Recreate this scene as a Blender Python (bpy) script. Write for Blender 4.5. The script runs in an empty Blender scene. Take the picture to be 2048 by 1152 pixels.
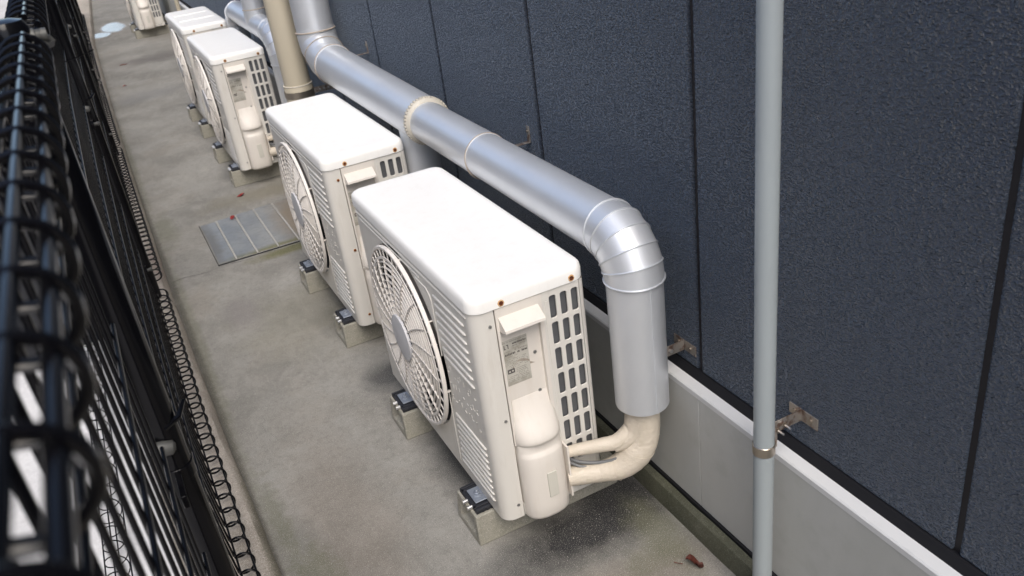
import bpy, bmesh, math, random
from mathutils import Vector, Matrix, Euler
random.seed(7)
PI = math.pi
R = math.radians
sc = bpy.context.scene
COL = sc.collection

# ---------------------------------------------------------------- camera
cam_d = bpy.data.cameras.new('camera')
cam = bpy.data.objects.new('camera', cam_d)
COL.objects.link(cam)
cam.location = (-0.5166, -1.4417, 1.5189)
cam.rotation_euler = (R(61.8345), R(7.1969), R(-26.998))
cam_d.sensor_width = 36
cam_d.lens = 30.48
cam_d.clip_start = 0.01
cam_d.clip_end = 600
cam_d.dof.use_dof = True
cam_d.dof.focus_distance = 1.9
cam_d.dof.aperture_fstop = 8.5
sc.camera = cam

# ---------------------------------------------------------------- sky, sun, exposure
SUN_EL, SUN_AZ = R(54), R(184)          # azimuth measured clockwise from +Y
w = bpy.data.worlds.new('World')
sc.world = w
w.use_nodes = True
nt = w.node_tree
bg = nt.nodes['Background']
sky = nt.nodes.new('ShaderNodeTexSky')
sky.sky_type = 'NISHITA'
sky.sun_disc = False
sky.sun_elevation = SUN_EL
sky.sun_rotation = SUN_AZ
sky.air_density = 1.0
sky.dust_density = 3.0
nt.links.new(sky.outputs[0], bg.inputs[0])
bg.inputs[1].default_value = 0.15
sun_d = bpy.data.lights.new('sun', 'SUN')
sun = bpy.data.objects.new('sun', sun_d)
COL.objects.link(sun)
sun_d.energy = 2.0
sun_d.angle = R(45)
sun_d.color = (1, 0.96, 0.90)
sdir = Vector((math.sin(SUN_AZ) * math.cos(SUN_EL), math.cos(SUN_AZ) * math.cos(SUN_EL), math.sin(SUN_EL)))
sun.rotation_euler = sdir.to_track_quat('Z', 'Y').to_euler()
sc.view_settings.view_transform = 'Standard'
sc.view_settings.look = 'None'
sc.view_settings.gamma = 1
sc.view_settings.exposure = 0.82

# ---------------------------------------------------------------- materials
class N:
    """small wrapper round a principled material"""
    def __init__(s, name, col, rough=0.5, metal=0.0, spec=0.5):
        s.m = bpy.data.materials.new(name)
        s.m.use_nodes = True
        s.t = s.m.node_tree
        s.p = s.t.nodes['Principled BSDF']
        s.p.inputs['Base Color'].default_value = (*col, 1)
        s.p.inputs['Roughness'].default_value = rough
        s.p.inputs['Metallic'].default_value = metal
        s.p.inputs['Specular IOR Level'].default_value = spec
        s.col = None
        s.base = col
        s.bump_in = None
    def nd(s, t, **k):
        n = s.t.nodes.new(t)
        for a, b in k.items():
            setattr(n, a, b)
        return n
    def ln(s, a, b):
        s.t.links.new(a, b)
    def co(s, kind='Object'):
        n = s.nd('ShaderNodeTexCoord')
        return n.outputs[kind]
    def mapping(s, vec, scale=(1, 1, 1), loc=(0, 0, 0)):
        n = s.nd('ShaderNodeMapping')
        n.inputs['Scale'].default_value = scale
        n.inputs['Location'].default_value = loc
        s.ln(vec, n.inputs[0])
        return n.outputs[0]
    def noise(s, vec, scale, detail=4, rough=0.55, dist=0):
        n = s.nd('ShaderNodeTexNoise')
        n.inputs['Scale'].default_value = scale
        n.inputs['Detail'].default_value = detail
        n.inputs['Roughness'].default_value = rough
        n.inputs['Distortion'].default_value = dist
        s.ln(vec, n.inputs['Vector'])
        return n.outputs['Fac']
    def rng(s, v, a, b, c=0.0, d=1.0):
        n = s.nd('ShaderNodeMapRange')
        n.inputs[1].default_value = a
        n.inputs[2].default_value = b
        n.inputs[3].default_value = c
        n.inputs[4].default_value = d
        s.ln(v, n.inputs[0])
        return n.outputs[0]
    def math(s, op, a, b=None):
        n = s.nd('ShaderNodeMath', operation=op)
        for i, v in enumerate((a, b)):
            if v is None:
                continue
            if isinstance(v, (int, float)):
                n.inputs[i].default_value = v
            else:
                s.ln(v, n.inputs[i])
        return n.outputs[0]
    def mix(s, fac, a, b):
        n = s.nd('ShaderNodeMix', data_type='RGBA')
        if isinstance(fac, (int, float)):
            n.inputs[0].default_value = fac
        else:
            s.ln(fac, n.inputs[0])
        for i, v in ((6, a), (7, b)):
            if isinstance(v, tuple):
                n.inputs[i].default_value = (*v, 1)
            else:
                s.ln(v, n.inputs[i])
        return n.outputs[2]
    def over(s, fac, col):
        """lay colour col over what the material has so far"""
        s.col = s.mix(fac, s.col if s.col is not None else s.base, col)
        s.ln(s.col, s.p.inputs['Base Color'])
        return s
    def rough(s, v):
        s.ln(v, s.p.inputs['Roughness'])
    def bump(s, h, strength=0.3, dist=0.01):
        n = s.nd('ShaderNodeBump')
        n.inputs['Strength'].default_value = strength
        n.inputs['Distance'].default_value = dist
        s.ln(h, n.inputs['Height'])
        if s.bump_in is not None:
            s.ln(s.bump_in, n.inputs['Normal'])
        s.bump_in = n.outputs[0]
        s.ln(s.bump_in, s.p.inputs['Normal'])
        return s
    def blob(s, vec, cx, cy, rx, ry, wob=0.5, scale=9, soft=0.5):
        """mask 1 inside a wobbly patch, axis plane xy"""
        mp = s.nd('ShaderNodeMapping', vector_type='TEXTURE')
        mp.inputs['Location'].default_value = (cx, cy, 0)
        mp.inputs['Scale'].default_value = (rx, ry, 1e4)
        s.ln(vec, mp.inputs[0])
        ln = s.nd('ShaderNodeVectorMath', operation='LENGTH')
        s.ln(mp.outputs[0], ln.inputs[0])
        nz = s.noise(vec, scale, 6, 0.65)
        d = s.math('ADD', ln.outputs['Value'], s.math('MULTIPLY', s.math('SUBTRACT', nz, 0.5), wob * 2))
        return s.rng(d, 1.0 + soft * 0.3, 1.0 - soft * 0.7)

def concrete(name, base, dark, light, stains_and_patches=(), fine=1.0, grain=1.0):
    n = N(name, base, 0.85, 0, 0.3)
    c = n.co()
    big = n.noise(c, 2.3, 6, 0.6)
    if name == 'alley_concrete':
        n.over(n.math('MULTIPLY', n.rng(n.noise(c, 1.6, 5, 0.7, 0.8), 0.5, 0.64), 0.45), (0.235, 0.205, 0.165))
        n.over(n.math('MULTIPLY', n.rng(n.noise(c, 3.7, 7, 0.7, 0.5), 0.52, 0.66), 0.5), (0.345, 0.328, 0.292))
    n.over(n.rng(big, 0.4, 0.62), dark)
    mid = n.noise(n.mapping(c, (1, 0.5, 1)), 11, 8, 0.7, 0.6)
    n.over(n.math('MULTIPLY', n.rng(mid, 0.5, 0.72), 0.55), light)
    n.over(n.math('MULTIPLY', n.rng(n.noise(c, 34, 8, 0.75), 0.48, 0.7), 0.5), tuple(v * 0.72 for v in dark))
    n.over(n.math('MULTIPLY', n.rng(n.noise(c, 75, 6, 0.8), 0.52, 0.72), 0.45), tuple(v * 1.15 for v in light))
    for (cx, cy, rx, ry, col, amt, wob, scl) in stains_and_patches:
        m = n.blob(c, cx, cy, rx, ry, wob, scl, 0.8)
        n.over(n.math('MULTIPLY', m, amt), col)
    gr = n.noise(c, 420, 3, 0.7)
    n.over(n.math('MULTIPLY', n.rng(gr, 0.56, 0.7), 0.7 * grain), tuple(min(1, v * 1.9) for v in light))
    n.over(n.math('MULTIPLY', n.rng(n.noise(c, 300, 3, 0.7), 0.44, 0.3), 0.7 * grain), tuple(v * 0.4 for v in dark))
    n.bump(gr, 0.25 * fine, 0.0015)
    n.bump(n.noise(c, 60, 5, 0.6), 0.2 * fine, 0.004)
    return n

MOSS = (0.125, 0.125, 0.078)
GRIME = (0.017, 0.017, 0.019)
BROWN = (0.22, 0.165, 0.12)
stains_and_patches = [
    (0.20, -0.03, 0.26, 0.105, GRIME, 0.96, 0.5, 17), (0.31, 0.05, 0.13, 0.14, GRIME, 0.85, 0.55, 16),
    (0.06, 0.38, 0.10, 0.20, (0.045, 0.045, 0.045), 0.8, 0.5, 8), (0.02, 1.42, 0.10, 0.2, (0.05, 0.05, 0.05), 0.75, 0.5, 8),  # dark grey patches under the first two units
    (0.03, 0.92, 0.10, 0.09, (0.05, 0.05, 0.05), 0.8, 0.45, 9),  # dark grey patch in the gap between those two
    (0.03, 3.45, 0.1, 0.3, (0.06, 0.06, 0.058), 0.6, 0.5, 8), (0.05, 4.5, 0.1, 0.3, (0.06, 0.06, 0.058), 0.6, 0.5, 8),  # dark grey patches under the third and fourth units
    (0.10, -0.25, 0.32, 0.10, BROWN, 0.35, 0.7, 6), (-0.30, 0.35, 0.13, 0.5, BROWN, 0.25, 0.8, 5),
    (0.33, -0.14, 0.06, 0.14, MOSS, 0.6, 0.8, 14), (0.25, -0.20, 0.07, 0.05, MOSS, 0.45, 0.9, 20),
    (-0.46, 0.45, 0.030, 0.2, MOSS, 0.5, 1.2, 24), (-0.42, 0.18, 0.06, 0.14, MOSS, 0.55, 1.2, 26),
    (-0.45, 2.85, 0.05, 0.25, MOSS, 0.5, 1.0, 14), (-0.488, 1.6, 0.022, 1.0, MOSS, 0.45, 1.1, 18), (-0.49, 4.2, 0.022, 1.2, MOSS, 0.4, 1.1, 14), (-0.505, 0.5, 0.016, 2.6, (0.07, 0.065, 0.05), 0.6, 0.6, 30), (-0.512, 2.6, 0.016, 2.2, (0.07, 0.065, 0.05), 0.6, 0.6, 30),
    (-0.1, 1.5, 0.25, 0.3, (0.20, 0.185, 0.13), 0.35, 0.8, 5), (0.05, 3.0, 0.3, 0.13, (0.17, 0.15, 0.10), 0.55, 0.8, 7),
    (0.02, 2.17, 0.2, 0.05, (0.12, 0.115, 0.045), 0.9, 0.6, 18), (-0.3, 1.7, 0.07, 0.15, (0.21, 0.19, 0.185), 0.5, 0.8, 6),
    (0.05, 7.6, 0.4, 0.25, (0.10, 0.09, 0.085), 0.6, 0.6, 5), (-0.2, 6.0, 0.3, 0.2, (0.19, 0.19, 0.19), 0.5, 0.7, 5),
]
mg = concrete('alley_concrete', (0.272, 0.262, 0.236), (0.190, 0.182, 0.162), (0.335, 0.321, 0.288), stains_and_patches)
# wet patches far down the alley: smooth and mirror-like
c_ = mg.co()
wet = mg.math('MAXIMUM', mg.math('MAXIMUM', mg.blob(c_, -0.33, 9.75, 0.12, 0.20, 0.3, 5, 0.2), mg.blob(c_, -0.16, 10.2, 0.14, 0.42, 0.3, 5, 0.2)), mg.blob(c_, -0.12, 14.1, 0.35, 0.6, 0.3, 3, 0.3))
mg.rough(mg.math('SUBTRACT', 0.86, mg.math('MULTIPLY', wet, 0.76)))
mg.over(mg.math('MULTIPLY', wet, 0.6), (0.62, 0.62, 0.63))  # bright sky reflection painted in as a pale tint
mg.ln(mg.math('ADD', mg.math('MULTIPLY', wet, 0.7), 0.3), mg.p.inputs['Specular IOR Level'])
M_GROUND = mg.m
M_KERB = concrete('kerb_concrete', (0.44, 0.395, 0.34), (0.33, 0.295, 0.25), (0.52, 0.47, 0.41),
                  [(-0.50, 0.4, 0.02, 0.5, MOSS, 0.6, 0.6, 14), (-0.50, 1.6, 0.018, 0.9, MOSS, 0.6, 0.6, 14), (-0.50, 3.4, 0.018, 1.2, MOSS, 0.5, 0.6, 10),
                   (-0.54, 1.93, 0.05, 0.012, GRIME, 0.8, 0.4, 30), (-0.55, 2.3, 0.06, 0.25, (0.26, 0.19, 0.16), 0.5, 0.6, 8)], 1.2, 1.4).m
M_FOOT = concrete('footing_concrete', (0.10, 0.10, 0.070), (0.065, 0.068, 0.045), (0.16, 0.155, 0.125), (), 1.0, 0.8).m
M_BLOCK = concrete('block_concrete', (0.31, 0.295, 0.25), (0.25, 0.24, 0.195), (0.36, 0.34, 0.30), (), 0.8, 0.9).m
M_NEIGH = concrete('pale_concrete', (0.62, 0.62, 0.63), (0.54, 0.54, 0.55), (0.68, 0.68, 0.68), (), 0.5, 0.4).m
M_ASPH = concrete('dark_asphalt', (0.022, 0.022, 0.024), (0.016, 0.016, 0.018), (0.03, 0.03, 0.032), (), 1.0, 0.6).m
nb = N('foundation_paint', (0.49, 0.49, 0.465), 0.75, 0, 0.3)
c = nb.co()
nb.over(nb.math('MULTIPLY', nb.rng(nb.noise(nb.mapping(c, (1, 1, 0.35)), 5, 6, 0.6), 0.4, 0.65), 0.5), (0.41, 0.413, 0.38))
zz = nb.nd('ShaderNodeSeparateXYZ'); nb.ln(c, zz.inputs[0])
nb.over(nb.math('MULTIPLY', nb.rng(nb.noise(c, 16, 5, 0.6), 0.5, 0.68), 0.3), (0.37, 0.375, 0.34))
nb.bump(nb.noise(c, 180, 4), 0.12, 0.001)
M_FOUND = nb.m
M_BLOCKW = concrete('grey_render', (0.17, 0.17, 0.17), (0.14, 0.14, 0.14), (0.2, 0.2, 0.2)).m
nc = N('cap_paint', (0.64, 0.64, 0.63), 0.6, 0, 0.4)
c = nc.co()
nc.over(nc.math('MULTIPLY', nc.rng(nc.noise(c, 30, 5), 0.55, 0.75), 0.4), (0.5, 0.5, 0.48))
M_CAP = nc.m

# textured dark blue siding
ns = N('siding_paint', (0.022, 0.031, 0.053), 0.5, 0, 0.6)
c = ns.co()
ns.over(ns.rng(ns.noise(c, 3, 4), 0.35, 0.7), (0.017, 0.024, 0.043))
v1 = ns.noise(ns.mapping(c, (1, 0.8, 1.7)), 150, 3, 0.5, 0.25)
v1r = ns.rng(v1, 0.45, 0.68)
ns.bump(v1r, 1.0, 0.018)
ns.p.inputs['Sheen Weight'].default_value = 0.55
ns.p.inputs['Sheen Roughness'].default_value = 0.45
ns.p.inputs['Sheen Tint'].default_value = (0.62, 0.78, 1.0, 1)
ns.bump(ns.noise(c, 330, 3, 0.5), 0.5, 0.002)
spk = ns.rng(ns.noise(c, 115, 3, 0.5), 0.6, 0.75)
ns.over(ns.math('MULTIPLY', v1r, 0.5), (0.038, 0.050, 0.078))  # recess shading put into the colour: bump tops tinted lighter
ns.rough(ns.rng(ns.noise(c, 40, 4), 0.3, 0.7, 0.38, 0.48))
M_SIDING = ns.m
M_SEAL = N('joint_seal', (0.020, 0.018, 0.020), 0.6, 0, 0.4).m
M_FLASH = N('flashing_black', (0.008, 0.008, 0.010), 0.7, 0, 0.3).m

# air conditioner paint
def paint(name, col, rough=0.36, dirt=(0.45, 0.40, 0.33), amt=0.35):
    n = N(name, col, rough, 0, 0.5)
    c = n.co()
    st = n.noise(n.mapping(c, (6, 6, 0.7)), 7, 6, 0.65)
    n.over(n.math('MULTIPLY', n.rng(st, 0.52, 0.75), amt), dirt)
    n.rough(n.rng(n.noise(c, 18, 4), 0.3, 0.7, rough - 0.05, rough + 0.12))
    n.bump(n.noise(c, 250, 2), 0.06, 0.0005)
    return n.m
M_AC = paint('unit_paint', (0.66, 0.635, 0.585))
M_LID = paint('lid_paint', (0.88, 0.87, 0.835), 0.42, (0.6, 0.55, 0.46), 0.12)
M_PLAST = paint('cover_plastic', (0.70, 0.655, 0.595), 0.42, (0.5, 0.42, 0.33), 0.18)
M_GUARD = paint('guard_plastic', (0.72, 0.68, 0.63), 0.45, (0.42, 0.34, 0.26), 0.35)
M_HUB = paint('hub_plastic', (0.55, 0.55, 0.565), 0.4, (0.35, 0.33, 0.32), 0.2)
M_EMB = paint('embossed_tag', (0.60, 0.58, 0.51), 0.5, (0.5, 0.45, 0.4), 0.1)
M_DARK = N('cavity_black', (0.012, 0.013, 0.016), 0.7).m
M_BLADE = N('blade_plastic', (0.27, 0.25, 0.23), 0.5).m
nf = N('fin_metal', (0.22, 0.225, 0.235), 0.45, 0.5)
c = nf.co()
wv = nf.nd('ShaderNodeTexWave', bands_direction='X'); wv.inputs['Scale'].default_value = 130; nf.ln(c, wv.inputs[0])
nf.over(nf.rng(wv.outputs['Fac'], 0.3, 0.9), (0.05, 0.052, 0.058))
M_FIN = nf.m
nr = N('rust', (0.16, 0.045, 0.018), 0.8, 0, 0.2)
c = nr.co()
nr.over(nr.rng(nr.noise(c, 400, 3), 0.45, 0.6), (0.05, 0.02, 0.012))
M_RUST = nr.m
nh = N('rust_halo', (0.60, 0.33, 0.13), 0.7, 0, 0.3)
nh.over(nh.rng(nh.noise(nh.co(), 300, 3), 0.45, 0.6), (0.68, 0.50, 0.32))
M_HALO = nh.m
M_SCREW = N('screw_metal', (0.36, 0.36, 0.35), 0.4, 0.8).m
nl = N('label_paper', (0.50, 0.48, 0.425), 0.35, 0, 0.5)
nl.over(nl.rng(nl.noise(nl.co(), 28, 5, 0.6), 0.48, 0.62), (0.36, 0.34, 0.29))
M_LABEL = nl.m
nl2 = N('label_smudge', (0.30, 0.25, 0.20), 0.4, 0, 0.4)
nl2.over(nl2.rng(nl2.noise(nl2.co(), 60, 5, 0.6), 0.45, 0.6), (0.45, 0.41, 0.35))
M_SMUDGE = nl2.m
M_INK = N('label_ink', (0.10, 0.09, 0.085), 0.5).m
M_INKP = N('label_faded_ink', (0.30, 0.285, 0.25), 0.5).m

# galvanised duct
nd_ = N('duct_metal', (0.71, 0.73, 0.755), 0.42, 0.60, 0.5)
c = nd_.co()
nd_.rough(nd_.rng(nd_.noise(c, 9, 5), 0.3, 0.7, 0.38, 0.47))
nd_.over(nd_.math('MULTIPLY', nd_.rng(nd_.noise(c, 5, 6, 0.6), 0.45, 0.7), 0.4), (0.60, 0.62, 0.65))
nd_.bump(nd_.noise(c, 6, 3), 0.06, 0.01)
M_DUCT = nd_.m
M_SEALB = paint('beige_sealant', (0.40, 0.34, 0.28), 0.6, (0.36, 0.27, 0.2), 0.5)
M_FLANGE = paint('flange_plastic', (0.56, 0.52, 0.44), 0.5, (0.35, 0.27, 0.18), 0.45)
nt_ = N('wrap_tape', (0.63, 0.56, 0.46), 0.38, 0, 0.45)
c = nt_.co()
nt_.over(nt_.math('MULTIPLY', nt_.rng(nt_.noise(c, 30, 5), 0.5, 0.75), 0.45), (0.50, 0.44, 0.33))
nt_.bump(nt_.noise(nt_.mapping(c, (1, 3, 3)), 45, 5, 0.6), 0.55, 0.004)
M_TAPE = nt_.m
M_CABLE = N('cable_grey', (0.16, 0.165, 0.17), 0.5).m
nbp = N('beige_pvc', (0.50, 0.445, 0.34), 0.42, 0, 0.45)
c = nbp.co()
nbp.over(nbp.math('MULTIPLY', nbp.rng(nbp.noise(nbp.mapping(c, (1, 1, 0.3)), 14, 5), 0.45, 0.7), 0.4), (0.44, 0.395, 0.31))
M_BEIGE = nbp.m
nw = N('grey_pvc', (0.33, 0.365, 0.375), 0.38, 0, 0.45)
c = nw.co()
nw.over(nw.math('MULTIPLY', nw.rng(nw.noise(nw.mapping(c, (1, 1, 0.2)), 22, 5), 0.45, 0.7), 0.35), (0.29, 0.32, 0.33))
M_WPIPE = nw.m
nst = N('bracket_steel', (0.42, 0.38, 0.34), 0.38, 0.75)
c = nst.co()
nst.over(nst.rng(nst.noise(c, 70, 5), 0.48, 0.62), (0.20, 0.13, 0.10))
M_BRK = nst.m
M_BRASS = N('clamp_steel', (0.42, 0.37, 0.31), 0.3, 0.9).m
M_ZINC = N('bolt_zinc', (0.72, 0.72, 0.72), 0.28, 0.9).m
M_RUBBER = N('pad_rubber', (0.016, 0.017, 0.022), 0.6).m
M_FOOTM = N('foot_metal', (0.30, 0.33, 0.38), 0.45, 0.5).m
nfb = N('fence_black', (0.003, 0.003, 0.004), 0.15, 0, 0.2)
M_FENCE = nfb.m
M_CLIP = N('clip_grey', (0.085, 0.085, 0.08), 0.55, 0.3).m
nsb = N('slab_stone', (0.19, 0.205, 0.215), 0.35, 0, 0.5)
c = nsb.co()
nsb.over(nsb.rng(nsb.noise(c, 9, 6, 0.6), 0.42, 0.6), (0.235, 0.245, 0.245))
nsb.over(nsb.blob(c, 0.13, 2.5, 0.12, 0.4, 0.5, 8, 0.8), (0.20, 0.165, 0.125))
nsb.over(nsb.math('MULTIPLY', nsb.blob(c, 0.0, 2.24, 0.28, 0.04, 0.6, 16, 0.8), 0.9), (0.13, 0.125, 0.05))
nsb.bump(nsb.noise(c, 200, 4), 0.15, 0.001)
nsb.over(nsb.math('MULTIPLY', nsb.rng(nsb.noise(c, 38, 8, 0.75), 0.5, 0.68), 0.55), (0.13, 0.13, 0.12))
nsb.over(nsb.blob(c, -0.29, 2.5, 0.035, 0.35, 0.8, 20, 0.8), (0.15, 0.145, 0.13))
M_SLAB = nsb.m
M_SLABLINE = concrete('slab_joint', (0.40, 0.39, 0.36), (0.32, 0.31, 0.28), (0.45, 0.43, 0.4)).m
nle = N('dead_leaf', (0.16, 0.045, 0.03), 0.6)
nle.over(nle.rng(nle.noise(nle.co(), 120, 4), 0.45, 0.6), (0.09, 0.03, 0.02))
M_LEAF = nle.m
M_REDLEAF = N('red_leaf', (0.42, 0.055, 0.045), 0.55).m
M_GRIT = N('pale_grit', (0.36, 0.34, 0.31), 0.8).m

# ---------------------------------------------------------------- mesh helpers
def link(name, bm, mat, parent=None, smooth=True, mats=None, bev=0, loc=None, auto=35):
    me = bpy.data.meshes.new(name)
    bmesh.ops.recalc_face_normals(bm, faces=bm.faces)
    if smooth:
        for f in bm.faces:
            f.smooth = True
        for e in bm.edges:
            if len(e.link_faces) == 2 and e.calc_face_angle(0) > R(auto):
                e.smooth = False
    bm.to_mesh(me)
    bm.free()
    for m in (mats or [mat]):
        me.materials.append(m)
    o = bpy.data.objects.new(name, me)
    COL.objects.link(o)
    if parent is not None:
        o.parent = parent
    if loc is not None:
        o.location = loc
    if bev:
        b = o.modifiers.new('bevel', 'BEVEL')
        b.width = bev
        b.segments = 2
        b.limit_method = 'ANGLE'
        b.angle_limit = R(40)
    return o

def tag(o, label=None, cat=None, group=None, kind=None):
    if label: o['label'] = label
    if cat: o['category'] = cat
    if group: o['group'] = group
    if kind: o['kind'] = kind
    return o

def empty(name, loc=(0, 0, 0), rz=0):
    o = bpy.data.objects.new(name, None)
    o.empty_display_size = 0.05
    COL.objects.link(o)
    o.location = loc
    o.rotation_euler = (0, 0, rz)
    return o

def box(bm, x0, x1, y0, y1, z0, z1, mi=0, M=None, taper=None):
    vs = []
    for z in (z0, z1):
        for (x, y) in ((x0, y0), (x1, y0), (x1, y1), (x0, y1)):
            p = Vector((x, y, z))
            if M: p = M @ p
            vs.append(bm.verts.new(p))
    for f in ((3, 2, 1, 0), (4, 5, 6, 7), (0, 1, 5, 4), (1, 2, 6, 5), (2, 3, 7, 6), (3, 0, 4, 7)):
        fc = bm.faces.new([vs[i] for i in f])
        fc.material_index = mi
    return vs

def frames(pts, closed=False):
    n = len(pts)
    T = []
    for i in range(n):
        a = pts[i - 1] if (i > 0 or closed) else pts[i]
        b = pts[(i + 1) % n] if (i < n - 1 or closed) else pts[i]
        t = (b - a)
        T.append(t.normalized() if t.length > 1e-9 else Vector((0, 0, 1)))
    up = Vector((0, 0, 1)) if abs(T[0].z) < 0.9 else Vector((1, 0, 0))
    u = T[0].cross(up).normalized()
    out = []
    for i in range(n):
        u = (u - T[i] * u.dot(T[i])).normalized()
        out.append((T[i], u, T[i].cross(u)))
    return out

def tube(bm, pts, r, seg=8, caps=True, closed=False, mi=0, twist=None):
    pts = [Vector(p) for p in pts]
    rs = r if isinstance(r, (list, tuple)) else [r] * len(pts)
    fr = frames(pts, closed)
    rings = []
    for i, (p, (t, u, v)) in enumerate(zip(pts, fr)):
        rings.append([bm.verts.new(p + (u * math.cos(a) + v * math.sin(a)) * rs[i]) for a in [2 * PI * k / seg for k in range(seg)]])
    m = len(rings)
    for i in range(m if closed else m - 1):
        a, b = rings[i], rings[(i + 1) % m]
        for k in range(seg):
            f = bm.faces.new((a[k], a[(k + 1) % seg], b[(k + 1) % seg], b[k]))
            f.material_index = mi
    if caps and not closed:
        bm.faces.new(rings[0][::-1]).material_index = mi
        bm.faces.new(rings[-1]).material_index = mi
    return rings

def torus(bm, c, n, R0, r, seg=48, mi=0, sc_n=1.0):
    n = Vector(n).normalized()
    u = n.orthogonal().normalized(); v = n.cross(u)
    pts = [Vector(c) + (u * math.cos(2 * PI * k / seg) + v * math.sin(2 * PI * k / seg)) * R0 for k in range(seg)]
    tube(bm, pts, r, 8, closed=True, mi=mi)

def outline(x0, x1, y0, y1, r, seg=6):
    pts = []
    for (cx, cy, a0) in ((x1 - r, y1 - r, 0), (x0 + r, y1 - r, 90), (x0 + r, y0 + r, 180), (x1 - r, y0 + r, 270)):
        for k in range(seg + 1):
            a = R(a0 + 90 * k / seg)
            pts.append((cx + r * math.cos(a), cy + r * math.sin(a)))
    return pts

def cyl(bm, a, b, r, seg=16, mi=0):
    tube(bm, [a, b], r, seg, mi=mi)

def stadium_bar(bm, y0, y1, z, r, x, mi=0):
    """half-round raised rib along Y lying on the plane x"""
    pts = [(x, y0, z), (x, y0 + r, z), (x, y1 - r, z), (x, y1, z)]
    tube(bm, pts, [r * 0.35, r, r, r * 0.35], 8, mi=mi)

def copy_tree(o, parent=None):
    c = o.copy()
    COL.objects.link(c)
    if parent is not None:
        c.parent = parent
    for ch in list(o.children):
        copy_tree(ch, c)
    return c

# ================================================================ THE SETTING
# ground: one sheet to the horizon (pale yard beyond the fence lies 4 mm above it)
def strip_mesh(xa, xb, ya, yb, nx, ny, z):
    bm = bmesh.new()
    g = [[bm.verts.new((xa + (xb - xa) * i / nx, ya + (yb - ya) * j / ny, z)) for i in range(nx + 1)] for j in range(ny + 1)]
    for j in range(ny):
        for i in range(nx):
            bm.faces.new((g[j][i], g[j][i + 1], g[j + 1][i + 1], g[j + 1][i]))
    return bm
tag(link('ground', strip_mesh(-150, 150, -150, 150, 6, 6, 0), M_GROUND), kind='structure')
tag(link('pavement', strip_mesh(-2.1, -0.70, -30, 60, 2, 4, 0.004), M_NEIGH), kind='structure')

tag(link('road', strip_mesh(-1.4, -0.70, 1.85, 60, 2, 4, 0.008), M_ASPH), kind='structure')
# kerb, slightly bent along the alley
KP = [(-3, -0.49), (-1, -0.492), (0.3, -0.497), (1.0, -0.512), (2.0, -0.522), (3.0, -0.515), (4.2, -0.503), (6, -0.478), (9, -0.424), (13, -0.25), (16, -0.1)]
def kx(y):
    for (a, xa), (b, xb) in zip(KP, KP[1:]):
        if y <= b:
            return xa + (xb - xa) * (y - a) / (b - a)
    return KP[-1][1]
bm = bmesh.new()
prof = [(0.0, -0.01), (-0.006, 0.035), (-0.020, 0.058), (-0.030, 0.062), (-0.20, 0.062), (-0.21, 0.05), (-0.21, -0.01)]
rows = []
y = -3.0
while y < 16:
    rows.append([bm.verts.new((kx(y) + dx + random.uniform(-.0015, .0015), y, z + (random.uniform(-.0015, .0015) if z > 0 else 0))) for dx, z in prof])
    y += 0.06
for a, b in zip(rows, rows[1:]):
    for i in range(len(prof) - 1):
        bm.faces.new((a[i], a[i + 1], b[i + 1], b[i]))
tag(link('kerb', bm, M_KERB), kind='structure')

# joint crack across the path
bm = bmesh.new()
pts = [(-0.5 + 0.05 * k, 2.20 + 0.012 * math.sin(k * 1.7) + random.uniform(-.006, .006), 0.0022) for k in range(15)]
for a, b in zip(pts, pts[1:]):
    wd = random.uniform(.0004, .0014)
    bm.faces.new([bm.verts.new(q) for q in ((a[0], a[1] - wd, .002), (b[0], b[1] - wd, .002), (b[0], b[1] + wd, .002), (a[0], a[1] + wd, .002))])
tag(link('path_joint', bm, M_FLASH, smooth=False), kind='structure')

# drain cover made of slabs
dc = empty('drain_cover', (0, 0, 0))
tag(dc, 'flat grey blue drain cover with pale joint lines set in the concrete path', 'drain cover')
edges = [-0.302, -0.222, -0.128, -0.034, 0.062, 0.155]
for i in range(5):
    bm = bmesh.new()
    x0, x1 = edges[i] + .004, edges[i + 1] - .004
    yb = 2.235 + 0.004 * i
    box(bm, x0, x1, yb, 2.765 + 0.01 * i, -0.02, 0.0025)
    link('slab', bm, M_SLAB, dc, bev=.0015)
bm = bmesh.new()
for i in range(1, 5):
    box(bm, edges[i] - .0035, edges[i] + .0035, 2.245, 2.76 + .01 * i, -0.02, 0.0032)
link('joint_strip', bm, M_SLABLINE, dc, smooth=False)
bm = bmesh.new()
box(bm, -.3055, -.3025, 2.22, 2.77, -.02, .0025); box(bm, -.3025, .155, 2.219, 2.228, -.02, .0025)
link('frame_gap', bm, M_FLASH, dc, smooth=False)

# ---------------------------------------------------------------- building wall
bw = empty('building_wall', (0.46, 0, 0))
tag(bw, 'dark blue rough textured building wall above a grey foundation with a white edge', 'building wall')
YW0, YW1, WT = -6.0, 22.0, 6.5
def wpart(name, bm, mat, **k):
    for v in bm.verts: v.co.x -= 0.46
    return link(name, bm, mat, bw, **k)
seams = [-0.791 + 0.6515 * k for k in range(-8, 36)]
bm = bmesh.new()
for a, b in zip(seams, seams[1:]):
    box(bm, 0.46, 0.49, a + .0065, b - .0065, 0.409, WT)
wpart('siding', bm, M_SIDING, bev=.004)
bm = bmesh.new()
box(bm, 0.4655, 0.60, seams[0] - .1, seams[-1] + .1, 0.396, WT - .01)
wpart('joint_seal', bm, M_SEAL)
bm = bmesh.new()
vs = [(0.443, .386), (0.456, .4085), (0.4655, .4085), (0.4655, .385), (0.447, .385)]
for yy in (seams[0], seams[-1]):
    pass
ra = [bm.verts.new((x, seams[0], z)) for x, z in vs]; rb = [bm.verts.new((x, seams[-1], z)) for x, z in vs]
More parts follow.
